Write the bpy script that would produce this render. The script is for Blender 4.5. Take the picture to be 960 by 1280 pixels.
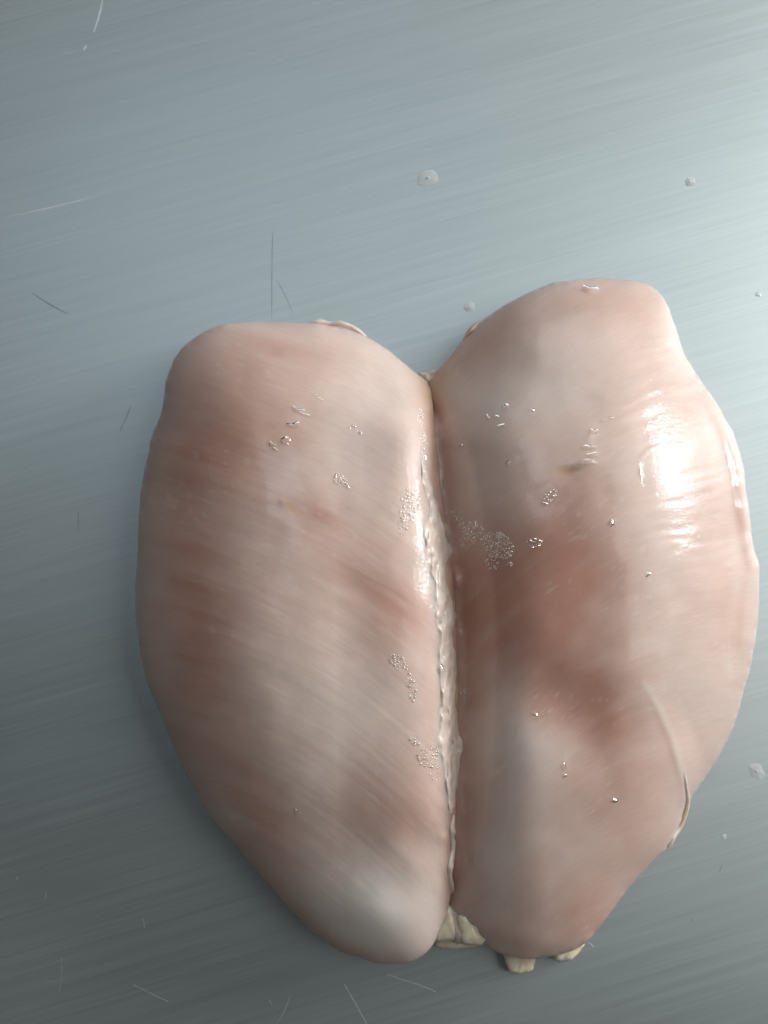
import bpy, math, random
import numpy as np
from mathutils import Vector, Matrix

random.seed(7)
for o in list(bpy.data.objects):
    bpy.data.objects.remove(o, do_unlink=True)
scene = bpy.context.scene
COL = scene.collection

# ------------------------------------------------------------------ camera
W, H = 960, 1280                       # design grid (photograph proportions)
CAM_LOC = Vector((0.0, -0.046, 0.302))
TILT = math.radians(7.0)               # looking almost straight down, leaning forward
FOV = math.radians(53.0)               # long side
cd = bpy.data.cameras.new('camera')
cam = bpy.data.objects.new('camera', cd)
COL.objects.link(cam)
cam.location = CAM_LOC
cam.rotation_euler = (TILT, 0, 0)
cd.sensor_fit = 'VERTICAL'
cd.sensor_height = 24.0
cd.lens = 12.0 / math.tan(FOV / 2)
cd.clip_start = 0.01
cd.clip_end = 50
cd.dof.use_dof = True
cd.dof.focus_distance = 0.262
cd.dof.aperture_fstop = 13.0
scene.camera = cam

# ------------------------------------------------------------------ world and lamps
world = bpy.data.worlds.new('World')
scene.world = world
world.use_nodes = True
bg = world.node_tree.nodes['Background']
bg.inputs['Color'].default_value = (1.0, 0.97, 0.94, 1)
bg.inputs['Strength'].default_value = 0.07


def area_lamp(name, loc, target, sx, sy, power, color):
    l = bpy.data.lights.new(name, 'AREA')
    l.shape = 'RECTANGLE'
    l.size = sx
    l.size_y = sy
    l.energy = power
    l.color = color
    o = bpy.data.objects.new(name, l)
    COL.objects.link(o)
    o.location = loc
    o.rotation_euler = (Vector(target) - Vector(loc)).to_track_quat('-Z', 'Y').to_euler()
    return o


area_lamp('window_light', (1.27, 0.48, 0.45), (0, 0, 0.0), 0.52, 0.36, 18.0, (0.985, 0.99, 1.0))
area_lamp('far_fill_light', (0.60, 1.6, 0.80), (0, 0, 0.0), 2.4, 1.1, 9.5, (0.985, 0.99, 1.0))  # added low fill to brighten the upper slopes, no window known there
area_lamp('wide_fill_light', (1.35, 0.35, 1.5), (0, 0, 0.0), 1.8, 1.3, 16.0, (0.96, 1.0, 0.99))  # added broad soft fill for the bright right side, not a real window
area_lamp('ceiling_light', (-0.30, 0.70, 1.75), (0, 0, 0.0), 0.55, 0.75, 3.2, (0.74, 0.87, 1.0))

vs = scene.view_settings
vs.view_transform = 'Standard'
vs.look = 'None'
vs.exposure = 0.0
vs.gamma = 1.0
vs.use_curve_mapping = False

# ------------------------------------------------------------------ helpers
_f = (H / 2) / math.tan(FOV / 2)
_rot = np.array(Matrix.Rotation(TILT, 3, 'X'))


def at(px, py, z):
    """point at height z (metres) behind photograph position px, py"""
    px = np.asarray(px, float); py = np.asarray(py, float); z = np.asarray(z, float)
    d = np.stack([(px - W / 2), -(py - H / 2), -_f * np.ones_like(px)], -1) @ _rot.T
    t = (z - CAM_LOC.z) / d[..., 2]
    return np.stack([CAM_LOC.x + d[..., 0] * t, CAM_LOC.y + d[..., 1] * t, z + 0 * t], -1)


PX = 0.00022                           # metres per design pixel at the meat

_tab = np.random.RandomState(11).rand(256, 256)


def vnoise(x, y, seed=0):
    x = x + seed * 17.31; y = y + seed * 9.77
    xi = np.floor(x).astype(int); yi = np.floor(y).astype(int)
    fx = x - xi; fy = y - yi
    fx = fx * fx * fx * (fx * (fx * 6 - 15) + 10); fy = fy * fy * fy * (fy * (fy * 6 - 15) + 10)
    a = _tab[xi % 256, yi % 256]; b = _tab[(xi + 1) % 256, yi % 256]
    c = _tab[xi % 256, (yi + 1) % 256]; d = _tab[(xi + 1) % 256, (yi + 1) % 256]
    return (a + (b - a) * fx) * (1 - fy) + (c + (d - c) * fx) * fy - 0.5


def fbm(x, y, oct=4, seed=0):
    s = 0; a = 1.0
    for i in range(oct):
        s = s + a * vnoise(x * 2 ** i, y * 2 ** i, seed + i * 3)
        a *= 0.5
    return s


def sstep(a, b, x):
    t = np.clip((x - a) / (b - a), 0, 1)
    return t * t * (3 - 2 * t)


def blob(x, y, cx, cy, rx, ry, ang=0.0):
    a = math.radians(ang)
    dx = x - cx; dy = y - cy
    u = dx * math.cos(a) + dy * math.sin(a)
    v = -dx * math.sin(a) + dy * math.cos(a)
    return np.exp(-((u / rx) ** 2 + (v / ry) ** 2))


def spline(pts, n, closed=True):
    P = np.array(pts, float)
    m = len(P)
    segs = m if closed else m - 1
    out = []
    for i in range(segs):
        if closed:
            p0, p1, p2, p3 = P[(i - 1) % m], P[i], P[(i + 1) % m], P[(i + 2) % m]
        else:
            p0, p1, p2, p3 = P[max(i - 1, 0)], P[i], P[i + 1], P[min(i + 2, m - 1)]
        for t in np.linspace(0, 1, 24, endpoint=False):
            out.append(0.5 * ((2 * p1) + (-p0 + p2) * t + (2 * p0 - 5 * p1 + 4 * p2 - p3) * t * t
                              + (-p0 + 3 * p1 - 3 * p2 + p3) * t ** 3))
    if not closed:
        out.append(P[-1])
    Q = np.array(out)
    C = np.vstack([Q, Q[:1]]) if closed else Q
    L = np.concatenate([[0], np.cumsum(np.linalg.norm(np.diff(C, axis=0), axis=1))])
    s = np.linspace(0, L[-1], n, endpoint=not closed)
    return np.stack([np.interp(s, L, C[:, k]) for k in range(C.shape[1])], -1)


def mesh_obj(name, verts, faces, mat, parent=None, smooth=True):
    me = bpy.data.meshes.new(name)
    me.from_pydata([tuple(v) for v in verts], [], [tuple(int(i) for i in f) for f in faces])
    if smooth:
        me.polygons.foreach_set('use_smooth', [True] * len(me.polygons))
    me.materials.append(mat)
    me.update()
    o = bpy.data.objects.new(name, me)
    COL.objects.link(o)
    if parent:
        o.parent = parent
    return o


def tag(o, label=None, cat=None, group=None, kind=None):
    if label: o['label'] = label
    if cat: o['category'] = cat
    if group: o['group'] = group
    if kind: o['kind'] = kind
    return o


def nodes_of(name):
    m = bpy.data.materials.new(name)
    m.use_nodes = True
    nt = m.node_tree
    return m, nt, nt.nodes['Principled BSDF'], nt.nodes.new, nt.links.new


# ------------------------------------------------------------------ materials
def steel_material():
    m, nt, p, N, L = nodes_of('brushed_steel')
    tc = N('ShaderNodeTexCoord')
    mp = N('ShaderNodeMapping'); mp.inputs['Rotation'].default_value = (0, 0, -math.radians(16))
    L(tc.outputs['Object'], mp.inputs['Vector'])

    def streak(sx, sy, detail, rough=0.6):
        s = N('ShaderNodeMapping'); s.inputs['Scale'].default_value = (sx, sy, 1)
        L(mp.outputs['Vector'], s.inputs['Vector'])
        n = N('ShaderNodeTexNoise'); n.inputs['Scale'].default_value = 1.0
        n.inputs['Detail'].default_value = detail; n.inputs['Roughness'].default_value = rough
        L(s.outputs['Vector'], n.inputs['Vector'])
        return n.outputs['Fac']

    fine = streak(16, 1300, 3, 0.7)
    mid = streak(10, 420, 5, 0.65)
    broad = streak(3, 60, 3)
    cloud = streak(9, 16, 4, 0.55)

    def math_(op, a, b):
        n = N('ShaderNodeMath'); n.operation = op
        for i, v in enumerate((a, b)):
            if isinstance(v, (int, float)): n.inputs[i].default_value = v
            else: L(v, n.inputs[i])
        return n.outputs[0]

    comb = math_('ADD', math_('MULTIPLY', fine, 0.5), math_('ADD', math_('MULTIPLY', mid, 0.38), math_('MULTIPLY', broad, 0.12)))
    cr = N('ShaderNodeValToRGB')
    cr.color_ramp.elements[0].position = 0.36; cr.color_ramp.elements[0].color = (0.424, 0.474, 0.473, 1)
    cr.color_ramp.elements[1].position = 0.64; cr.color_ramp.elements[1].color = (0.495, 0.55, 0.547, 1)
    L(comb, cr.inputs['Fac'])
    L(cr.outputs['Color'], p.inputs['Base Color'])
    p.inputs['Metallic'].default_value = 1.0
    mr = N('ShaderNodeMapRange')
    mr.inputs['To Min'].default_value = 0.42; mr.inputs['To Max'].default_value = 0.52
    mr.inputs['From Min'].default_value = 0.3; mr.inputs['From Max'].default_value = 0.7
    L(math_('ADD', math_('MULTIPLY', comb, 0.5), math_('MULTIPLY', cloud, 0.5)), mr.inputs['Value'])
    L(mr.outputs['Result'], p.inputs['Roughness'])
    p.inputs['Anisotropic'].default_value = 0.4
    tg = N('ShaderNodeTangent'); tg.direction_type = 'RADIAL'; tg.axis = 'Z'
    vt = N('ShaderNodeVectorTransform')
    cx = N('ShaderNodeCombineXYZ')
    a = math.radians(16)
    cx.inputs[0].default_value = math.cos(a); cx.inputs[1].default_value = math.sin(a)
    L(cx.outputs[0], p.inputs['Tangent'])
    nt.nodes.remove(tg); nt.nodes.remove(vt)
    b1 = N('ShaderNodeBump'); b1.inputs['Strength'].default_value = 0.045; b1.inputs['Distance'].default_value = 0.0004
    L(math_('ADD', math_('MULTIPLY', mid, 0.6), math_('MULTIPLY', fine, 0.4)), b1.inputs['Height'])
    L(b1.outputs['Normal'], p.inputs['Normal'])
    return m


def meat_material():
    m, nt, p, N, L = nodes_of('raw_chicken')
    at_ = N('ShaderNodeAttribute'); at_.attribute_name = 'tone'
    wet = N('ShaderNodeAttribute'); wet.attribute_name = 'wet'
    fib = N('ShaderNodeUVMap'); fib.uv_map = 'fibre'
    tc = N('ShaderNodeTexCoord')
    mf = N('ShaderNodeMapping'); mf.inputs['Scale'].default_value = (13, 110, 1)
    L(fib.outputs['UV'], mf.inputs['Vector'])
    nf = N('ShaderNodeTexNoise'); nf.inputs['Scale'].default_value = 1.0; nf.inputs['Detail'].default_value = 4; nf.inputs['Roughness'].default_value = 0.65
    L(mf.outputs['Vector'], nf.inputs['Vector'])
    rf = N('ShaderNodeMapRange'); rf.inputs['From Min'].default_value = 0.3; rf.inputs['From Max'].default_value = 0.7
    rf.inputs['To Min'].default_value = 0.935; rf.inputs['To Max'].default_value = 1.045
    L(nf.outputs['Fac'], rf.inputs['Value'])
    sc = N('ShaderNodeVectorMath'); sc.operation = 'SCALE'
    L(at_.outputs['Color'], sc.inputs[0]); L(rf.outputs['Result'], sc.inputs['Scale'])
    L(sc.outputs['Vector'], p.inputs['Base Color'])
    p.inputs['Subsurface Weight'].default_value = 0.6
    p.inputs['Subsurface Radius'].default_value = (1.0, 0.5, 0.35)
    p.inputs['Subsurface Scale'].default_value = 0.006
    p.inputs['Specular IOR Level'].default_value = 0.2
    p.inputs['Roughness'].default_value = 0.42
    p.inputs['Coat IOR'].default_value = 1.38
    # coat is the film of juice on the meat
    cw = N('ShaderNodeMapRange'); cw.inputs['To Min'].default_value = 0.85; cw.inputs['To Max'].default_value = 1.0
    L(wet.outputs['Fac'], cw.inputs['Value']); L(cw.outputs['Result'], p.inputs['Coat Weight'])
    rr = N('ShaderNodeMapRange'); rr.inputs['To Min'].default_value = 0.11; rr.inputs['To Max'].default_value = 0.05
    L(wet.outputs['Fac'], rr.inputs['Value']); L(rr.outputs['Result'], p.inputs['Coat Roughness'])
    # fine relief : fibres along the uv plus random film ripples where wet
    mp = N('ShaderNodeMapping'); mp.inputs['Scale'].default_value = (4, 90, 1)
    L(fib.outputs['UV'], mp.inputs['Vector'])
    n1 = N('ShaderNodeTexNoise'); n1.inputs['Scale'].default_value = 1.0; n1.inputs['Detail'].default_value = 3
    L(mp.outputs['Vector'], n1.inputs['Vector'])
    n2 = N('ShaderNodeTexNoise'); n2.inputs['Scale'].default_value = 900; n2.inputs['Detail'].default_value = 3
    L(tc.outputs['Object'], n2.inputs['Vector'])
    mu = N('ShaderNodeMath'); mu.operation = 'MULTIPLY'
    L(n2.outputs['Fac'], mu.inputs[0]); L(wet.outputs['Fac'], mu.inputs[1])
    b1 = N('ShaderNodeBump'); b1.inputs['Strength'].default_value = 0.2; b1.inputs['Distance'].default_value = 0.0001
    L(n1.outputs['Fac'], b1.inputs['Height'])
    b2 = N('ShaderNodeBump'); b2.inputs['Strength'].default_value = 0.6; b2.inputs['Distance'].default_value = 0.0011
    L(mu.outputs[0], b2.inputs['Height']); L(b1.outputs['Normal'], b2.inputs['Normal'])
    L(b2.outputs['Normal'], p.inputs['Coat Normal'])
    L(b1.outputs['Normal'], p.inputs['Normal'])
    return m


def soft_material(name, col, col2, rough=0.3, coat=0.6, scale=260, sss=0.5, bump=0.15):
    m, nt, p, N, L = nodes_of(name)
    tc = N('ShaderNodeTexCoord')
    n = N('ShaderNodeTexNoise'); n.inputs['Scale'].default_value = scale; n.inputs['Detail'].default_value = 4
    L(tc.outputs['Object'], n.inputs['Vector'])
    cr = N('ShaderNodeValToRGB')
    cr.color_ramp.elements[0].position = 0.35; cr.color_ramp.elements[0].color = (*col, 1)
    cr.color_ramp.elements[1].position = 0.68; cr.color_ramp.elements[1].color = (*col2, 1)
    L(n.outputs['Fac'], cr.inputs['Fac']); L(cr.outputs['Color'], p.inputs['Base Color'])
    p.inputs['Subsurface Weight'].default_value = sss
    p.inputs['Subsurface Radius'].default_value = (1.0, 0.7, 0.45)
    p.inputs['Subsurface Scale'].default_value = 0.003
    p.inputs['Roughness'].default_value = rough
    p.inputs['Coat Weight'].default_value = coat
    p.inputs['Coat Roughness'].default_value = 0.1
    b = N('ShaderNodeBump'); b.inputs['Strength'].default_value = bump; b.inputs['Distance'].default_value = 0.0005
    L(n.outputs['Fac'], b.inputs['Height']); L(b.outputs['Normal'], p.inputs['Normal'])
    return m


def clear_material(name, tint=(1, 1, 1), ior=1.33, rough=0.03):
    m, nt, p, N, L = nodes_of(name)
    p.inputs['Base Color'].default_value = (*tint, 1)
    p.inputs['Transmission Weight'].default_value = 1.0
    p.inputs['Roughness'].default_value = rough
    p.inputs['IOR'].default_value = ior
    return m


def film_material(name='bubble_film', rough=0.12, ior=1.5, milk=0.0):
    m, nt, p, N, L = nodes_of(name)
    out = nt.nodes['Material Output']
    nt.nodes.remove(p)
    t = N('ShaderNodeBsdfTransparent'); t.inputs['Color'].default_value = (0.97, 0.96, 0.95, 1)
    g = N('ShaderNodeBsdfGlossy'); g.inputs['Roughness'].default_value = rough
    g.inputs['Color'].default_value = (0.95, 0.93, 0.9, 1)
    fr = N('ShaderNodeFresnel'); fr.inputs['IOR'].default_value = ior
    mx = N('ShaderNodeMixShader')
    L(fr.outputs[0], mx.inputs[0]); L(t.outputs[0], mx.inputs[1]); L(g.outputs[0], mx.inputs[2])
    if milk:
        d = N('ShaderNodeBsdfDiffuse'); d.inputs['Color'].default_value = (0.85, 0.87, 0.87, 1)
        m2 = N('ShaderNodeMixShader'); m2.inputs[0].default_value = milk
        L(mx.outputs[0], m2.inputs[1]); L(d.outputs[0], m2.inputs[2]); mx = m2
    L(mx.outputs[0], out.inputs['Surface'])
    return m


def plain_material(name, col, rough, metallic=0.0):
    m, nt, p, N, L = nodes_of(name)
    n = N('ShaderNodeTexNoise'); n.inputs['Scale'].default_value = 900
    tc = N('ShaderNodeTexCoord'); L(tc.outputs['Object'], n.inputs['Vector'])
    cr = N('ShaderNodeValToRGB')
    cr.color_ramp.elements[0].color = (*[c * 0.75 for c in col], 1)
    cr.color_ramp.elements[1].color = (*col, 1)
    L(n.outputs['Fac'], cr.inputs['Fac']); L(cr.outputs['Color'], p.inputs['Base Color'])
    p.inputs['Roughness'].default_value = rough
    p.inputs['Metallic'].default_value = metallic
    return m


M_STEEL = steel_material()
M_MEAT = meat_material()
M_MEMB = soft_material('membrane', (0.60, 0.465, 0.385), (0.78, 0.665, 0.575), 0.4, 0.35, 300, 0.0, 0.3)
M_FAT = soft_material('pale_fat', (0.76, 0.63, 0.45), (0.88, 0.79, 0.61), 0.35, 0.5, 240, 0.5, 0.35)
M_SINEW = soft_material('sinew', (0.62, 0.46, 0.38), (0.74, 0.60, 0.52), 0.3, 0.6, 300)
M_FOLD = soft_material('fat_fold', (0.52, 0.32, 0.21), (0.66, 0.48, 0.34), 0.35, 0.6, 260)
M_GROOVE = soft_material('groove_flesh', (0.34, 0.17, 0.13), (0.50, 0.30, 0.24), 0.3, 0.7, 240)
M_FILM = film_material('bubble_film', 0.18, 1.6, 0.05)
M_WET = film_material('water', 0.08, 1.5)
M_DROP = film_material('table_water', 0.22, 1.33, 0.4)
M_BRIGHT = plain_material('bright_scratch', (0.85, 0.87, 0.86), 0.45, 1.0)
M_DARK = plain_material('dark_scratch', (0.42, 0.47, 0.48), 0.5, 1.0)
M_SPECK = plain_material('speck', (0.06, 0.06, 0.06), 0.6)

# ------------------------------------------------------------------ the steel table
def steel_table():
    hx, hy, t = 0.75, 0.55, 0.0015
    cx, cy = 0.02, 0.05
    v, f = [], []
    b = 0.002
    for z, k in ((-t * 8, 0), (-b, 0), (0, b)):
        for sx, sy in ((-1, -1), (1, -1), (1, 1), (-1, 1)):
            v.append((cx + sx * (hx - k), cy + sy * (hy - k), z))
    for r in range(2):
        for i in range(4):
            j = (i + 1) % 4
            f.append((r * 4 + i, r * 4 + j, r * 4 + 4 + j, r * 4 + 4 + i))
    f.append((8, 9, 10, 11)); f.append((3, 2, 1, 0))
    o = mesh_obj('table_surface', v, f, M_STEEL, smooth=False)
    return tag(o, 'brushed grey stainless steel table top with fine scratches', None, None, 'structure')


TABLE = steel_table()


def ribbon(name, pts, width, mat, parent, lift=0.00004):
    P = spline(pts, max(6, len(pts) * 6), closed=False)
    D = np.gradient(P, axis=0)
    D /= np.linalg.norm(D, axis=1)[:, None] + 1e-9
    Nn = np.stack([-D[:, 1], D[:, 0]], -1)
    n = len(P)
    w = width * (0.25 + 0.75 * np.sin(np.linspace(0.02, 0.98, n) * math.pi) ** 0.5) * (0.75 + 0.5 * np.random.RandomState(int(pts[0][0])).rand(n))
    A = P + Nn * w[:, None] / 2; B = P - Nn * w[:, None] / 2
    va = at(A[:, 0], A[:, 1], 0.00001 + 0 * w); vb = at(B[:, 0], B[:, 1], 0.00001 + 0 * w)
    vc = at(P[:, 0], P[:, 1], lift + 0 * w)
    V = np.vstack([va, vc, vb])
    F = []
    for i in range(n - 1):
        F.append((i, n + i, n + i + 1, i + 1)); F.append((n + i, 2 * n + i, 2 * n + i + 1, n + i + 1))
    return mesh_obj(name, V, F, mat, parent)


# ------------------------------------------------------------------ the chicken breast
SEAM = [(536, 482), (541, 510), (545, 560), (551, 620), (560, 680), (567, 740), (570, 800), (572, 860), (571, 940), (569, 1020), (565, 1080), (561, 1128)]
LEFT = ([(300, 403), (350, 402), (400, 405), (445, 416), (480, 434), (505, 453), (524, 468)] + [(x + 1, y) for x, y in SEAM] + [(549, 1166),
        (532, 1193), (500, 1205), (470, 1203), (430, 1191), (400, 1172), (360, 1134), (320, 1088), (290, 1052),
        (263, 1022), (240, 980), (215, 930), (195, 880), (180, 840), (171, 790), (169, 740), (172, 690), (173, 640),
        (180, 590), (190, 545), (203, 508), (208, 474), (219, 446), (238, 425), (265, 409)])
RIGHT = ([(560, 447), (588, 414), (620, 388), (660, 365), (700, 352), (745, 347), (790, 350), (815, 358),
         (832, 376), (842, 402), (855, 440), (876, 475), (900, 510), (918, 545), (930, 590), (936, 640), (941, 682),
         (949, 712), (948, 770), (941, 820), (931, 862), (916, 910), (896, 950), (874, 983), (860, 1005), (850, 1032),
         (834, 1060), (810, 1085), (782, 1116), (755, 1152), (725, 1184), (690, 1196), (650, 1199), (612, 1186),
         (588, 1163)] + [(x - 1, y) for x, y in SEAM[::-1]] + [(543, 468)])
_SX = np.array([p[0] for p in SEAM], float); _SY = np.array([p[1] for p in SEAM], float)


def seam_x(y):
    return np.interp(y, _SY, _SX)


def inflate(outline, step=4.0, iters=2600):
    """smooth dome over the outline: Poisson solution sampled on a grid"""
    x0, y0 = outline.min(0) - 3 * step; x1, y1 = outline.max(0) + 3 * step
    gx = np.arange(x0, x1, step); gy = np.arange(y0, y1, step)
    X, Y = np.meshgrid(gx, gy)
    ins = np.zeros(X.shape, bool)
    n = len(outline)
    for i in range(n):
        ax, ay = outline[i]; bx, by = outline[(i + 1) % n]
        c = ((ay > Y) != (by > Y))
        with np.errstate(divide='ignore', invalid='ignore'):
            c &= X < (bx - ax) * (Y - ay) / (by - ay + 1e-12) + ax
        ins ^= c
    u = np.zeros(X.shape)
    par = (np.add.outer(np.arange(len(gy)), np.arange(len(gx))) % 2).astype(bool)
    for k in range(iters // 8):
        for par_ in (par, ~par):
            nb = np.zeros_like(u)
            nb[1:-1, 1:-1] = (u[:-2, 1:-1] + u[2:, 1:-1] + u[1:-1, :-2] + u[1:-1, 2:]) * 0.25 + 1.0
            sel = ins & par_
            u[sel] += 1.88 * (nb[sel] - u[sel])
    u = np.maximum(u, 0) / u.max()

    def sample(px, py):
        fx = np.clip((px - gx[0]) / step, 0, len(gx) - 1.001); fy = np.clip((py - gy[0]) / step, 0, len(gy) - 1.001)
        ix = fx.astype(int); iy = fy.astype(int); fx -= ix; fy -= iy
        return (u[iy, ix] * (1 - fx) + u[iy, ix + 1] * fx) * (1 - fy) + (u[iy + 1, ix] * (1 - fx) + u[iy + 1, ix + 1] * fx) * fy
    return sample


def poly_dist(x, y, pts):
    P = np.array(pts, float)
    best = np.full(x.shape, 1e9); tpar = np.zeros(x.shape)
    side = np.zeros(x.shape)
    for i in range(len(P) - 1):
        a, b = P[i], P[i + 1]; d = b - a; L2 = d @ d
        t = np.clip(((x - a[0]) * d[0] + (y - a[1]) * d[1]) / L2, 0, 1)
        ex = x - a[0] - t * d[0]; ey = y - a[1] - t * d[1]
        r = np.hypot(ex, ey)
        m = r < best
        best[m] = r[m]; tpar[m] = (i + t[m]) / (len(P) - 1)
        side[m] = np.sign(d[0] * ey[m] - d[1] * ex[m])
    return best, tpar, side


RIDGE = [(806, 856), (822, 882), (838, 918), (848, 950), (856, 982), (857, 1005), (850, 1030), (840, 1048), (833, 1060)]
CREASE_L = [(395, 690), (440, 715), (490, 742), (530, 768)]


def fibres(x, y, left):
    if left:
        k = sstep(170, 560, x)
        s = (x - 170)
        g = math.tan(math.radians(9)) * s + (math.tan(math.radians(40)) - math.tan(math.radians(9))) * (s ** 2) / (2 * 390)
        bend = 0.10 * (y - 800) * sstep(300, 560, x)
        return x, y - g - bend
    s = np.clip(x - 540, -50, 500)
    g = -(math.tan(math.radians(46)) * s - (math.tan(math.radians(46)) - math.tan(math.radians(6))) * s ** 2 / (2 * 400))
    return x, y - g


def lobe_height(x, y, u, left):
    """height in metres of the upper surface; u = inflated dome 0..1"""
    s = np.power(np.clip(u, 0, 1), 0.45 if left else (0.49 + 0.16 * (1 - sstep(560, 680, x)) + 0.24 * blob(x, y, 950, 640, 60, 150)))
    fu, fv = fibres(x, y, left)
    if left:
        ze = 9 + 11 * sstep(420, 575, x) * sstep(455, 560, y) * (1 - 0.55 * sstep(1020, 1190, y))
        top = 33 - 5 * sstep(900, 1200, y)
        z = ze + (top - 0.35 * (ze - 9)) * s
        z += 4.0 * blob(x, y, 462, 1150, 75, 50, 20)
        z += 1.5 * blob(x, y, 300, 480, 110, 70)
        z += -0.5 * blob(x, y, 205, 560, 40, 60)
        z += -1.2 * blob(x, y, 400, 1040, 60, 60, -40)
        z += 1.2 * blob(x, y, 510, 545, 30, 80)
        # thin overlapping layer running down to the middle seam
        d, t, sd = poly_dist(x, y, CREASE_L)
        z += 0.10 * np.exp(-(d / 26) ** 2) * np.where(sd < 0, sstep(0, 6, d), 0) * np.sin(np.clip(t, 0, 1) * math.pi)
        # small nick
        z += 0.16 * blob(x, y, 356, 627, 8, 6, 30) - 0.18 * blob(x, y, 376, 640, 26, 10, 30) - 0.1 * blob(x, y, 341, 634, 12, 8)
        z += -0.5 * blob(x, y, 530, 1050, 30, 22, 40) + 0.15 * blob(x, y, 505, 1075, 40, 20, 20)
        amp = 0.035
    else:
        ze = 8 + 9 * (1 - sstep(540, 760, x)) * sstep(450, 560, y) * (1 - 0.6 * sstep(1040, 1190, y))
        ze = ze + 3.0 * blob(x, y, 950, 640, 60, 150)
        top = 34 - 5 * sstep(960, 1200, y)
        z = ze + (top - 0.35 * (ze - 8)) * s
        z += 2.0 * blob(x, y, 800, 560, 110, 150, 15)
        z += -2.2 * blob(x, y, 705, 885, 70, 55, 30)
        z += 1.3 * blob(x, y, 645, 935, 60, 90, -10)
        z += -0.8 * blob(x, y, 585, 900, 34, 200)
        # tendon ridge and the lower layer beyond it
        d, t, sd = poly_dist(x, y, RIDGE)
        out = np.where(sd < 0, 1.0, 0.0)
        w = sstep(0.02, 0.35, t)
        z += -1.7 * out * w * sstep(0, 34, d) * np.exp(-(d / 130) ** 2)
        z += 0.45 * np.exp(-(d / 6.0) ** 2) * (0.15 + 0.75 * sstep(0.0, 0.4, t))
        # nick
        z += -0.35 * blob(x, y, 712, 590, 14, 6) + 0.25 * blob(x, y, 733, 579, 13, 4, -5) + 0.2 * blob(x, y, 734, 570, 12, 4, -20)
        z += 0.2 * blob(x, y, 738, 545, 10, 5, -60)
        z += 0.9 * blob(x, y, 737, 361, 8, 5, 10)
        # transverse wrinkles on the shoulder
        wr = blob(x, y, 852, 545, 66, 175, -14)
        q = (y + 0.27 * x + 9 * vnoise(x / 40, y / 40, 5))
        z += 0.06 * wr * (np.sin(q / 2.9 + 7 * vnoise(x / 55, q / 30, 6)) * (0.4 + 1.2 * (vnoise(x / 60, q / 14, 9) + 0.5)))
        z += 0.22 * wr * vnoise(x / 70, q / 11, 8)
        # folded rim on the outer side
        d2, t2, sd2 = poly_dist(x, y, [(884, 488), (897, 512), (914, 547), (926, 592), (932, 640), (938, 684), (945, 714), (944, 760)])
        z += 3.8 * np.exp(-(d2 / 10) ** 2) * np.sin(np.clip(t2, 0, 1) * math.pi)
        d3, t3, sd3 = poly_dist(x, y, [(934, 680), (926, 725), (922, 780), (912, 850)])
        z += -1.2 * np.exp(-(d3 / 8) ** 2) * np.sin(np.clip(t3, 0, 1) * math.pi)
        amp = 0.03
    edge = sstep(0, 0.25, u)
    z += edge * amp * 3.0 * fbm(fu / 160, fv / 26, 3, 2 if left else 4)
    z += edge * 0.7 * fbm(x / 120, y / 120, 3, 12 if left else 15)
    z += edge * amp * 0.6 * vnoise(fu / 70, fv / 6.0, 20)
    return z * 0.001


FLOOR = {}


def lobe_surface(x, y, u, left):
    """upper surface with the soft valley that joins the fillets"""
    z = lobe_height(x, y, u, left) * 1000
    q = (x - seam_x(y)) / 30.0
    fl = np.interp(y, FLOOR['y'], FLOOR['z']) - 6.0 * np.maximum(np.abs(q) - 1.2, 0)
    k = 0.9
    m = np.maximum(z, fl)
    v = m + k * np.log(np.exp((z - m) / k) + np.exp((fl - m) / k))
    near = np.exp(-(q / 0.8) ** 2) * sstep(480, 520, y) * (1 - sstep(1100, 1150, y))
    v = v + near * 0.45 * fbm(x / 13, y / 26, 3, 77)
    v = v + 0.9 * blob(x, y, 556, 1047, 7, 8) + 1.0 * blob(x, y, 572, 726, 7, 12)
    return np.where(np.abs(q) < 3, v, z) * 0.001


PALE = np.array([0.68, 0.53, 0.455])
PINK = np.array([0.47, 0.235, 0.17])
WHITE = np.array([0.72, 0.66, 0.60])
TAN = np.array([0.52, 0.32, 0.20])


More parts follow.
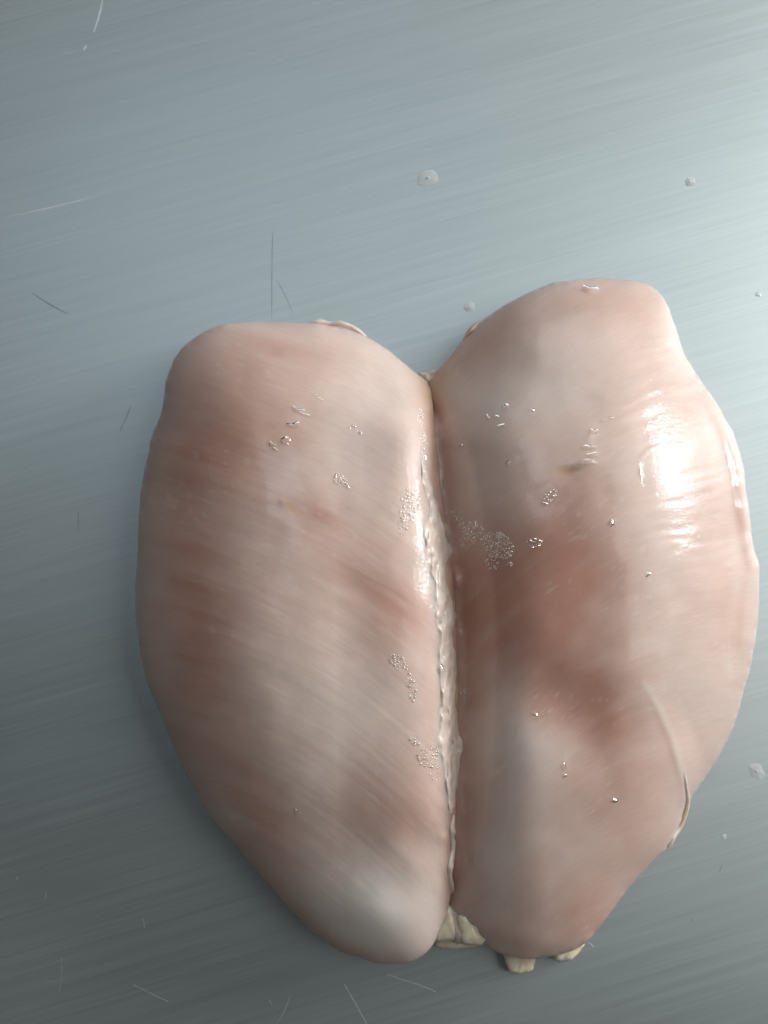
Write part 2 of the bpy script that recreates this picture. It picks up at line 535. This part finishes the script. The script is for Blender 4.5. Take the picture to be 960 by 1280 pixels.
def lobe_tone(x, y, u, left):
    fu, fv = fibres(x, y, left)
    wx = x + 26 * fbm(x / 70, y / 70, 3, 31); wy = y + 26 * fbm(x / 70, y / 70, 3, 37)
    streak = fbm(fu / 110, fv / 17, 4, 41)
    fine = vnoise(fu / 80, fv / 4.0, 47)
    pink = 0.16 + 0 * x
    white = 0 * x
    tan = 0 * x
    if left:
        for b in ((262, 560, 85, 120, -10, .6), (235, 690, 45, 120, 0, .5), (245, 810, 42, 90, 0, .62), (360, 450, 90, 38, 5, .42),
                  (330, 540, 60, 50, 0, .35), (470, 735, 75, 40, 30, .58), (505, 790, 40, 40, 0, .45), (388, 650, 34, 20, 35, .6),
                  (500, 1020, 50, 45, 0, .42), (520, 900, 34, 70, 0, .3), (285, 960, 44, 110, -32, .45), (340, 1060, 40, 90, -42, .45),
                  (440, 1000, 30, 40, 0, .15)):
            pink = pink + b[5] * blob(wx, wy, *b[:5])
        for b in ((466, 1145, 95, 64, 15, 1.0), (420, 880, 110, 70, 15, .3), (400, 960, 40, 50, 0, .25), (440, 560, 80, 70, 0, .22),
                  (540, 700, 16, 110, 0, .35), (490, 470, 70, 60, 0, .3), (370, 1010, 14, 60, -30, .2)):
            white = white + b[5] * blob(wx, wy, *b[:5])
        tan = tan + 0.7 * blob(x, y, 385, 1155, 95, 15, 43) + 0.5 * blob(x, y, 450, 1195, 60, 12, 8)
        tan = tan + 0.6 * blob(x, y, 368, 636, 12, 6, 30)
    else:
        for b in ((705, 665, 66, 80, 10, .66), (680, 775, 100, 100, 0, 1.0), (725, 880, 70, 52, 10, .9), (600, 425, 75, 26, -42, .55),  # pink flesh, with some shade of the inner slope mixed into its colour
                  (610, 720, 40, 70, 0, .40), (770, 960, 60, 60, 0, .42), (728, 1135, 50, 52, -40, .6), (585, 960, 20, 210, 0, .50),
                  (760, 375, 80, 30, 0, .32), (890, 480, 40, 60, 0, .25), (905, 640, 26, 120, 0, .40), (800, 1040, 40, 60, 30, .28),
                  (555, 560, 14, 120, 0, .35), (920, 790, 14, 60, 0, .35), (690, 1000, 40, 30, 0, .2), (640, 1180, 60, 14, 10, .4)):
            pink = pink + b[5] * blob(wx, wy, *b[:5])
        for b in ((645, 510, 75, 70, -30, .35), (645, 930, 52, 78, -20, .55), (825, 700, 70, 160, 0, .12), (620, 1070, 50, 60, 0, .42),
                  (600, 620, 40, 40, 0, .2), (860, 850, 50, 60, 0, .2), (700, 470, 80, 50, -30, .2)):
            white = white + b[5] * blob(wx, wy, *b[:5])
        tan = tan + 0.9 * blob(x, y, 712, 590, 14, 5)
        d, t, sd = poly_dist(x, y, RIDGE)
        tan = tan + 0.15 * np.exp(-(d / 4) ** 2)
        white = white + 0.5 * np.exp(-(d / 4) ** 2)
    a = 0.26 if left else 0.2
    pink = np.clip(0.78 * pink * (1 + 0.7 * a * streak) + 0.30 * a * streak + 0.08 * a * fine, 0, 0.9)
    white = np.clip(white * (1 + 0.8 * a * streak) + 0.10 * a * np.clip(-streak, 0, 1), 0, 1)
    tan = np.clip(tan, 0, 1)
    c = PALE + 0 * x[..., None]
    c = c + (PINK - c) * pink[..., None]
    c = c + (WHITE - c) * white[..., None]
    c = c + (TAN - c) * tan[..., None]
    c = c * (1 + 0.07 * fbm(x / 26, y / 26, 4, 53))[..., None]
    fl = sstep(0.30, 0.42, vnoise(fu / 9, fv / 5, 57)) * sstep(0.0, 0.25, fbm(x / 60, y / 60, 2, 59))
    c = c + (WHITE - c) * (0.18 * fl)[..., None]
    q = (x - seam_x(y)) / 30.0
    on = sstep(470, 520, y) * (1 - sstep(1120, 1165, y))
    g = on * np.exp(-((q - 0.02) / 0.36) ** 2) * (0.75 + 0.25 * fbm(x / 10, y / 40, 2, 80))  # shade of the seam groove, tinted into the flesh colour
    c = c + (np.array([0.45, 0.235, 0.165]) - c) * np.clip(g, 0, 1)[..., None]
    top = (1 - sstep(488, 530, y)) * sstep(440, 462, y) * np.exp(-(q / 0.6) ** 2)
    c = c + (np.array([0.58, 0.38, 0.25]) - c) * (0.8 * top)[..., None]
    c = c + (np.array([0.55, 0.36, 0.20]) - c) * (0.6 * blob(x, y, 573, 880, 5, 26))[..., None]
    return np.clip(c, 0, 1)


WETSPOTS_L = [(372, 515, 12, 12, .9), (350, 553, 14, 8, .7), (392, 495, 6, 5, .8), (424, 600, 10, 8, .6), (527, 545, 9, 40, .9),
              (512, 570, 14, 90, .9), (515, 640, 14, 28, .6), (520, 720, 12, 60, .6), (500, 830, 20, 14, .6), (540, 945, 14, 30, .7), (527, 700, 6, 20, .6), (522, 860, 10, 26, .5)]
WETSPOTS_R = [(572, 530, 5, 9, .9), (625, 520, 20, 16, .8), (738, 540, 12, 20, .7), (734, 575, 14, 8, .8), (640, 575, 6, 5, .7),
              (862, 570, 50, 130, .45), (670, 965, 5, 12, .9), (704, 960, 6, 16, .8), (765, 653, 5, 5, .9), (760, 400, 14, 20, .4),
              (912, 820, 10, 24, .8), (610, 675, 40, 24, .3), (800, 600, 5, 26, .5), (770, 865, 40, 10, .4), (690, 620, 16, 10, .6)]



def fillet(name, outline_pts, centre, left, parent, samp):
    nT, nR, nU = 760, 230, 12
    out = spline(outline_pts, nT)
    nrm = np.roll(out, -1, 0) - np.roll(out, 1, 0)
    nrm = np.stack([nrm[:, 1], -nrm[:, 0]], -1); nrm /= np.linalg.norm(nrm, axis=1)[:, None]
    away = sstep(6, 22, np.abs(out[:, 0] - seam_x(out[:, 1])) + 60 * (out[:, 1] < 470) + 60 * (out[:, 1] > 1135))
    out = out + nrm * (1.6 * away * fbm(out[:, 0] / 22, out[:, 1] / 22, 3, 60))[:, None]
    c = np.array(centre, float)
    r = np.concatenate([[0.0], np.linspace(0.004, 1, nR) ** 0.62])      # denser towards the edge
    r = r / r[-1]
    R = r[1:]
    P = c + (out - c)[None] * R[:, None, None]
    x, y = P[..., 0], P[..., 1]
    u = samp(x, y)
    u[-1] = 0
    # analytic rounding just at the rim
    z = lobe_surface(x, y, u, left)
    V = [at(x, y, z).reshape(-1, 3)]
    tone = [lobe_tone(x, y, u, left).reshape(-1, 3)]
    spots = WETSPOTS_L if left else WETSPOTS_R
    wet = 0.03 + 0.16 * sstep(-0.1, 0.45, fbm(x / 45, y / 45, 3, 66))
    for s in spots:
        wet = np.maximum(wet, s[4] * blob(x, y, *s[:4]))
    wet = [wet.reshape(-1)]
    fu, fv = fibres(x, y, left)
    uv = [np.stack([fu, fv], -1).reshape(-1, 2) * 0.004]
    # underside: curl in and down to the table
    inward = (c - out); inward /= np.linalg.norm(inward, axis=1)[:, None]
    zr = z[-1]
    for k in range(1, nU + 1):
        ph = k / nU * math.pi / 2
        q = out + inward * ((zr / PX) * 0.75 * (1 - math.cos(ph)))[:, None]
        zz = zr * (1 - math.sin(ph))
        V.append(at(q[:, 0], q[:, 1], zz))
        tone.append(tone[0].reshape(nR, nT, 3)[-1]); wet.append(wet[0].reshape(nR, nT)[-1]); uv.append(uv[0].reshape(nR, nT, 2)[-1])
    uc = samp(np.array([c[0]]), np.array([c[1]]))
    zc = lobe_surface(np.array([c[0]]), np.array([c[1]]), uc, left)
    V.append(at(np.array([c[0]]), np.array([c[1]]), zc)); tone.append(tone[0][:1]); wet.append(wet[0][:1]); uv.append(uv[0][:1])
    V.append(at(np.array([c[0]]), np.array([c[1]]), np.array([0.0002]))); tone.append(tone[0][:1]); wet.append(wet[0][:1]); uv.append(uv[0][:1])
    V = np.vstack(V); tone = np.vstack(tone); wet = np.concatenate(wet); uv = np.vstack(uv)
    rows = nR + nU
    I = np.arange(rows * nT).reshape(rows, nT)
    a = I[:-1]; b = I[1:]
    quads = np.stack([a, b, np.roll(b, -1, 1), np.roll(a, -1, 1)], -1).reshape(-1, 4)
    ct, cb = rows * nT, rows * nT + 1
    F = quads.tolist()
    F += [(ct, int(I[0, i]), int(I[0, (i + 1) % nT])) for i in range(nT)]
    F += [(cb, int(I[-1, (i + 1) % nT]), int(I[-1, i])) for i in range(nT)]
    o = mesh_obj(name, V, F, M_MEAT, parent)
    me = o.data
    me.calc_loop_triangles()
    ca = me.color_attributes.new('tone', 'FLOAT_COLOR', 'POINT')
    ca.data.foreach_set('color', np.concatenate([tone, np.ones((len(tone), 1))], 1).astype(np.float32).ravel())
    wa = me.attributes.new('wet', 'FLOAT', 'POINT')
    wa.data.foreach_set('value', wet.astype(np.float32))
    ul = me.uv_layers.new(name='fibre')
    li = np.zeros(len(me.loops), np.int32); me.loops.foreach_get('vertex_index', li)
    ul.data.foreach_set('uv', uv[li].astype(np.float32).ravel())
    # outward orientation check
    if me.polygons[nT * 20].normal.z < 0:
        me.flip_normals()
    return o


BREAST = bpy.data.objects.new('chicken_breast', None)
COL.objects.link(BREAST)
BREAST.empty_display_size = 0.02
tag(BREAST, 'raw skinless double chicken breast, pale pink and wet, lying on the steel table', 'chicken breast')

S_L, S_R = inflate(spline(LEFT, 760)), inflate(spline(RIGHT, 760))
_yy = np.arange(440.0, 1200.0, 4.0)
_xl, _xr = seam_x(_yy) - 26, seam_x(_yy) + 26
_lo = np.minimum(lobe_height(_xl, _yy, S_L(_xl, _yy), True), lobe_height(_xr, _yy, S_R(_xr, _yy), False)) * 1000
_ker = np.hanning(21); _ker /= _ker.sum()
_lo = np.convolve(np.pad(_lo, 10, mode='edge'), _ker, mode='valid')
FLOOR['y'] = _yy
FLOOR['z'] = _lo * (0.25 + 0.60 * sstep(466, 540, _yy) * (1 - sstep(1080, 1165, _yy)))
f1 = fillet('fillet', LEFT, (365, 790), True, BREAST, S_L)
f2 = fillet('fillet', RIGHT, (735, 770), False, BREAST, S_R)
f1['label'] = 'left breast fillet, darker pink along its outer side with a white lower tip'
f2['label'] = 'right breast fillet with a strong window highlight and a dark pink middle tinted partly with shade'


def surf(px, py):
    """height of the meat at a design position"""
    px = np.atleast_1d(np.asarray(px, float)); py = np.atleast_1d(np.asarray(py, float))
    ul = S_L(px, py); ur = S_R(px, py)
    zl = np.where(ul > 0, lobe_surface(px, py, ul, True), 0)
    zr = np.where(ur > 0, lobe_surface(px, py, ur, False), 0)
    return np.maximum(zl, zr)


def keel_membrane(parent):
    """thin pale membrane lying along the left side of the seam, ragged edges sunk into the flesh"""
    ny, nx = 420, 40
    y1 = np.linspace(545, 1020, ny)[:, None]
    q = np.linspace(-1, 1, nx)[None]
    mid = seam_x(y1) - 14 + 5 * vnoise(y1 / 45, y1 * 0, 3) + 10 * sstep(880, 1010, y1) - 3 * (1 - sstep(545, 640, y1))
    wid = (11 + 8 * vnoise(y1 / 34, y1 * 0, 5) + 4 * vnoise(y1 / 11, y1 * 0, 6)) * (0.25 + 0.75 * sstep(560, 680, y1)) * (1 - 0.5 * sstep(940, 1000, y1)) * (1 - 0.8 * sstep(1000, 1020, y1))
    wid = np.clip(wid, 2, 30)
    x = mid + q * wid * 1.3; y = y1 + 0 * x
    base = surf(x.reshape(-1), y.reshape(-1)).reshape(x.shape) * 1000
    prof = 1 - np.where(q < 0, sstep(0.35, 1.0, -q), sstep(0.55, 0.97, q))
    endf = sstep(545, 600, y1) * (1 - sstep(1008, 1020, y1))
    h = prof * endf * (0.6 + 1.0 * vnoise(x / 8, y / 26, 7) + 0.9 * vnoise(x / 4, y / 10, 8)) * (0.5 + 0.5 * sstep(560, 680, y1)) - 0.22 * (1 - prof * endf)
    z = (base + h) * 0.001
    I = np.arange(ny * nx).reshape(ny, nx)
    F = np.stack([I[:-1, :-1], I[1:, :-1], I[1:, 1:], I[:-1, 1:]], -1).reshape(-1, 4).tolist()
    V = at(x, y, z).reshape(-1, 3)
    zb = at(x, y, z - 0.0012).reshape(-1, 3)
    n0 = ny * nx
    F += [(n0 + f[3], n0 + f[2], n0 + f[1], n0 + f[0]) for f in F]
    ring = list(I[0]) + list(I[1:, -1]) + list(I[-1, ::-1][1:]) + list(I[::-1, 0][1:-1])
    for a in range(len(ring)):
        b = (a + 1) % len(ring)
        F.append((int(ring[a]), int(ring[b]), n0 + int(ring[b]), n0 + int(ring[a])))
    o = mesh_obj('keel_membrane', np.vstack([V, zb]), F, M_MEMB, parent)
    if o.data.polygons[2000].normal.z < 0:
        o.data.flip_normals()
    o['label'] = 'pale ragged keel membrane along the seam between the fillets'
    return o


keel_membrane(BREAST)


def strip(name, pts, zs, widths, thick, mat, parent, n=90, m=12, rough=0.0, seed=1):
    """lumpy strand with rounded tapering ends swept along pts"""
    C = spline([(p[0], p[1], z, w) for p, z, w in zip(pts, zs, widths)], n, closed=False)
    e = np.linspace(-1, 1, n); taper = np.clip((1 - e ** 8), 0.02, 1) ** 0.5
    D = np.gradient(C[:, :2], axis=0); D /= np.linalg.norm(D, axis=1)[:, None] + 1e-9
    Nn = np.stack([-D[:, 1], D[:, 0]], -1)
    V, F = [], []
    for i in range(n):
        for j in range(m):
            a = 2 * math.pi * j / m
            k = (1 + rough * 2 * float(vnoise(np.array([i / 7.0 + j * .4]), np.array([j * .7]), seed)[0])) * taper[i]
            q = C[i, :2] + Nn[i] * math.cos(a) * C[i, 3] / 2 * k
            V.append(at(q[0], q[1], C[i, 2] + math.sin(a) * thick * k * min(1, C[i, 3] / max(widths))))
    for i in range(n - 1):
        for j in range(m):
            F.append((i * m + j, i * m + (j + 1) % m, (i + 1) * m + (j + 1) % m, (i + 1) * m + j))
    F.append(tuple(range(m))); F.append(tuple(range((n - 1) * m, n * m))[::-1])
    return mesh_obj(name, V, F, mat, parent)


def chunk(name, poly, z0, z1, mat, parent, seed):
    """small torn piece of fat with a real thickness"""
    Pp = np.array(poly, float); nP = len(Pp)
    O = np.concatenate([Pp[i] + (Pp[(i + 1) % nP] - Pp[i]) * np.linspace(0, 1, 8, endpoint=False)[:, None] for i in range(nP)])
    for _ in range(4):
        O = 0.25 * np.roll(O, 1, 0) + 0.5 * O + 0.25 * np.roll(O, -1, 0)
    O = O + 1.6 * np.stack([vnoise(O[:, 0] / 4, O[:, 1] / 4, seed), vnoise(O[:, 0] / 4, O[:, 1] / 4, seed + 5)], -1)
    c = O.mean(0)
    V, F = [], []
    rings = [(0.95, 0.0), (1.0, 0.4), (1.0, 0.65), (0.96, 0.84), (0.88, 0.95), (0.72, 1.0), (0.4, 1.03)]
    for k, (s, h) in enumerate(rings):
        Q = c + (O - c) * s
        z = z0 + (z1 - z0) * (h + 0.12 * h * fbm(Q[:, 0] / 9, Q[:, 1] / 9, 2, seed))
        V += list(at(Q[:, 0], Q[:, 1], z))
    n = len(O)
    for k in range(len(rings) - 1):
        for i in range(n):
            F.append((k * n + i, k * n + (i + 1) % n, (k + 1) * n + (i + 1) % n, (k + 1) * n + i))
    V.append(at(c[0], c[1], z1 * 1.02))
    t = len(V) - 1
    F += [(t, (len(rings) - 1) * n + i, (len(rings) - 1) * n + (i + 1) % n) for i in range(n)]
    F.append(tuple(range(n))[::-1])
    return mesh_obj(name, V, F, mat, parent)


chunk('fat_piece', [(544, 1124), (556, 1114), (566, 1134), (573, 1166), (570, 1176), (541, 1178), (538, 1150)], .002, .0145, M_FAT, BREAST, 1)
chunk('fat_piece', [(572, 1120), (584, 1128), (600, 1152), (612, 1174), (604, 1182), (576, 1181), (570, 1156)], .002, .0148, M_FAT, BREAST, 2)
chunk('fat_piece', [(556, 1108), (572, 1116), (582, 1150), (588, 1178), (570, 1181), (560, 1160)], .001, .014, M_SINEW, BREAST, 3)
chunk('fat_piece', [(543, 1168), (580, 1170), (610, 1172), (598, 1184), (565, 1187), (543, 1183)], .0005, .006, M_FAT, BREAST, 8)
chunk('fat_piece', [(624, 1180), (650, 1184), (672, 1188), (668, 1208), (666, 1214), (650, 1217), (636, 1216)], .0002, .0045, M_FAT, BREAST, 4)
chunk('fat_piece', [(684, 1182), (712, 1172), (732, 1170), (730, 1184), (714, 1201), (694, 1203)], .0002, .0065, M_FAT, BREAST, 5)
strip('fat_piece', [(380, 406), (396, 402), (412, 404), (428, 405), (444, 411), (460, 423)], [.0075, .008, .008, .0085, .008, .0075], [3, 6, 5, 7, 6, 3], .0007, M_SINEW, BREAST, n=60, rough=.35, seed=11)
strip('fat_piece', [(578, 428), (586, 416), (594, 408), (604, 401)], [.0085, .0095, .0095, .009], [4, 7, 8, 4], .0016, M_SINEW, BREAST, n=40, rough=.3, seed=12)
tp = [(567, 1018), (564, 1040), (565, 1062), (561, 1085), (564, 1108), (562, 1136)]
tzz = surf([p[0] for p in tp], [p[1] for p in tp])
strip('seam_thread', tp, [max(float(z), .008) + .0001 for z in tzz], [5, 11, 7, 9, 7, 5], .0011, M_SINEW, BREAST, n=90, rough=.35, seed=31)
chunk('fat_fold', [(522, 466), (532, 465), (540, 463), (552, 459), (551, 470), (543, 482), (537, 488), (529, 478)], .002, .0088, M_SINEW, BREAST, 23)
strip('fat_fold', [(524, 474), (531, 472), (539, 475), (547, 470), (554, 460)], [.007, .0085, .009, .0085, .0075], [4, 8, 10, 8, 3], .0012, M_SINEW, BREAST, n=60, rough=.35, seed=21)
strip('fat_piece', [(500, 452), (512, 464), (522, 478), (528, 496)], [.0095, .0115, .014, .018], [4, 7, 8, 4], .0014, M_SINEW, BREAST, n=40, rough=.3, seed=13)

# the thin pale tendon over the right fillet
RT = RIDGE[3:]
tz = surf([p[0] for p in RT], [p[1] for p in RT])
strip('tendon', RT, [max(float(z), .006) - .0003 for z in tz], [3, 8, 9, 9, 8, 11], .00045, M_SINEW, BREAST, n=60, rough=.2, seed=9)


# clear beads added and shaped to catch glints, and foam on the meat
def bead_mesh(V, F, px, py, rx, ry, hgt, ang, base, squash=True, nu=8, nv=4):
    a = math.radians(ang)
    i0 = len(V)
    for k in range(nv):
        ph = k / nv * math.pi / 2
        cr, sr = (math.cos(ph), math.sin(ph)) if squash else (1 - k / nv, 1 - (1 - k / nv) ** 2)
        for j in range(nu):
            t = 2 * math.pi * j / nu
            wob = 1 if squash else 1 + 0.22 * math.sin(2 * t + px) + 0.16 * math.sin(3 * t + py)
            u = rx * cr * math.cos(t) * wob; v = ry * cr * math.sin(t) * wob
            V.append(at(px + u * math.cos(a) - v * math.sin(a), py + u * math.sin(a) + v * math.cos(a), base + hgt * sr))
    V.append(at(px, py, base + hgt))
    for k in range(nv - 1):
        for j in range(nu):
            F.append((i0 + k * nu + j, i0 + k * nu + (j + 1) % nu, i0 + (k + 1) * nu + (j + 1) % nu, i0 + (k + 1) * nu + j))
    for j in range(nu):
        F.append((i0 + (nv - 1) * nu + j, i0 + (nv - 1) * nu + (j + 1) % nu, i0 + nv * nu))


rng = random.Random(4)
FOAM = [((512, 632), 11, 22, 10, 70), ((506, 655), 7, 14, 20, 34), ((573, 652), 6, 16, -30, 34), ((586, 676), 9, 10, 0, 34), ((594, 662), 12, 9, 10, 40),
        ((622, 682), 20, 14, 30, 150), ((616, 702), 8, 10, 0, 24), ((668, 678), 9, 6, 0, 18), ((638, 706), 4, 3, 0, 5),
        ((688, 620), 12, 5, -45, 22), ((425, 600), 9, 6, 40, 26), ((440, 533), 5, 4, 0, 6), ((448, 541), 3, 3, 0, 3),
        ((498, 828), 13, 7, 40, 45), ((514, 858), 5, 18, -8, 32), ((519, 926), 6, 6, 0, 12), ((536, 945), 12, 14, 30, 60),
        ((542, 965), 5, 10, 0, 16), ((556, 838), 5, 9, 0, 16), ((527, 545), 5, 34, -6, 46), ((531, 590), 4, 20, -4, 20), ((580, 866), 4, 6, 0, 8)]
for (c, rx, ry, ang, n) in FOAM:
    V, F = [], []
    a = math.radians(ang)
    pts = []
    for k in range(n * 6):
        t = rng.random() * 2 * math.pi; q = math.sqrt(rng.random())
        u, v = rx * q * math.cos(t) * 1.1, ry * q * math.sin(t) * 1.1
        x, y = c[0] + u * math.cos(a) - v * math.sin(a), c[1] + u * math.sin(a) + v * math.cos(a)
        rad = 0.7 + 1.4 * rng.random() ** 1.6 * (1.25 if rng.random() < .12 else 1)
        if all((x - p[0]) ** 2 + (y - p[1]) ** 2 > (0.8 * (rad + p[2])) ** 2 for p in pts):
            pts.append((x, y, rad))
        if len(pts) >= n: break
    zz = surf([p[0] for p in pts], [p[1] for p in pts])
    for (x, y, rad), z in zip(pts, zz):
        bead_mesh(V, F, x, y, rad, rad, rad * PX * 0.9, 0, float(z) - 0.00002)
    o = mesh_obj('foam', V, F, M_FILM, BREAST)
    tag(o, kind='stuff')

GLINTS = [(610, 523, 3, 4, 0), (622, 522, 5, 2, 5), (632, 509, 4, 3, 20), (628, 533, 8, 2.2, -12), 
          (578, 558, 4, 2, -20), (635, 579, 2, 5, 30), (373, 513, 6, 4, 30), (381, 519, 9, 2, 25), (367, 532, 7, 4, 5), (392, 494, 3, 2, 20),
          (401, 500, 5, 1.5, 25), (341, 556, 4, 3, 30), (357, 552, 6, 4, 30), (345, 563, 5, 2, 30), (764, 654, 3, 3.5, 0), 
          (704, 956, 1.8, 7, -5), (705, 969, 2, 3, 0), (669, 893, 4, 2, 50), (808, 718, 4, 2.5, 0), (801, 597, 1.7, 16, -6),
          (734, 578, 11, 2.5, -3), (740, 569, 9, 2.5, -12), (735, 560, 8, 3, -15),
          (741, 540, 5, 3, -40), (752, 527, 6, 1.8, -30), (763, 523, 3, 2, 0), (666, 513, 2, 2, 0), (428, 603, 2.5, 2, 0),
          (434, 608, 2.5, 3, 0), (369, 1013, 2.5, 5, -20), (767, 1000, 3, 3, 0), 
          (529, 575, 2.5, 9, 0), (524, 520, 7, 2, 0), (548, 835, 5, 6, 0), (596, 655, 2, 5, 10),
          (626, 668, 2.5, 2, 0), (640, 706, 2, 2, 0), (737, 361, 7, 4, 10)]
GLINTS = [(g[0], g[1], g[2] * 1.3, g[3] * 1.3, g[4]) for g in GLINTS]
zz = surf([g[0] for g in GLINTS], [g[1] for g in GLINTS])
for g, z in zip(GLINTS, zz):
    V, F = [], []
    bead_mesh(V, F, g[0], g[1], g[2], g[3], min(g[2], g[3]) * PX * 0.5, g[4], float(z) - 0.00006, squash=False, nu=20, nv=6)
    mesh_obj('glint_bead', V, F, M_WET, BREAST)

# ------------------------------------------------------------------ table details
for pts, w in (([(128, 0), (124, 18), (117, 40)], 3.0), ([(108, 56), (104, 63)], 2.6), ([(363, 1244), (356, 1262), (346, 1280)], 2.2),
               ([(430, 1230), (440, 1248), (450, 1266), (458, 1280)], 2.4), ([(166, 1231), (190, 1243), (210, 1252)], 1.6),
               ([(76, 1196), (77, 1215), (74, 1240)], 1.3), ([(179, 1148), (180, 1160)], 1.6), ([(57, 1114), (57, 1124)], 1.6),
               ([(484, 1218), (500, 1224), (525, 1232), (545, 1240)], 1.6), ([(336, 1250), (340, 1257)], 1.8), ([(20, 1096), (22, 1100)], 2),
               ([(0, 273), (60, 260), (130, 243)], 1.6), ([(736, 1178), (742, 1184)], 1.2)):
    ribbon('scratch', pts, w, M_BRIGHT, TABLE)
for pts, w in (([(341, 288), (340, 340), (340, 400)], 1.5), ([(40, 366), (62, 380), (84, 392)], 1.7), ([(346, 350), (358, 372), (366, 392)], 1.0),
               ([(98, 638), (98, 664)], 1.4), ([(164, 506), (158, 522), (150, 538)], 1.4), ([(903, 1080), (899, 1090)], 1.6),
               ([(866, 1148), (865, 1152)], 1.6)):
    ribbon('scratch', pts, w, M_DARK, TABLE)


def droplet(label, px, py, rx, ry, hgt, ang=0, seed=0, group=None):
    n, m = 28, 8
    V, F = [], []
    a = math.radians(ang)
    for k in range(m):
        ph = k / m * math.pi / 2
        for j in range(n):
            t = 2 * math.pi * j / n
            w = 1 + 0.5 * float(fbm(np.array([math.cos(t) * 1.3 + seed]), np.array([math.sin(t) * 1.3]), 2, seed)[0])
            cr = 1 - k / m
            u = rx * cr * math.cos(t) * w; v = ry * cr * math.sin(t) * w
            V.append(at(px + u * math.cos(a) - v * math.sin(a), py + u * math.sin(a) + v * math.cos(a), 0.00003 + hgt * 0.35 * (1 - cr * cr)))
    V.append(at(px, py, 0.00003 + hgt))
    for k in range(m - 1):
        for j in range(n):
            F.append((k * n + j, k * n + (j + 1) % n, (k + 1) * n + (j + 1) % n, (k + 1) * n + j))
    for j in range(n):
        F.append(((m - 1) * n + j, (m - 1) * n + (j + 1) % n, m * n))
    o = mesh_obj('water_droplet', V, F, M_DROP)
    return tag(o, label, 'droplet', 'water droplets on the steel table')


droplet('largest clear water droplet on bare steel above the notch between the fillets', 535, 222, 14, 11, .0011, -20, 1)
droplet('small round droplet on bare steel near the upper right', 863, 227, 7, 5.5, .0008, 0, 2)
droplet('small droplet just outside the upper left edge of the right fillet', 587, 384, 7, 6, .0008, -40, 3)
droplet('flat curved droplet on steel at the right image edge below the fillet', 946, 964, 12, 8, .0007, 35, 4)
droplet('tiny droplet on bright steel right of the top of the right fillet', 948, 368, 4, 3, .0005, 0, 5)
droplet('tiny droplet on steel to the right of the tendon end', 905, 1046, 4, 3.5, .0004, 0, 6)
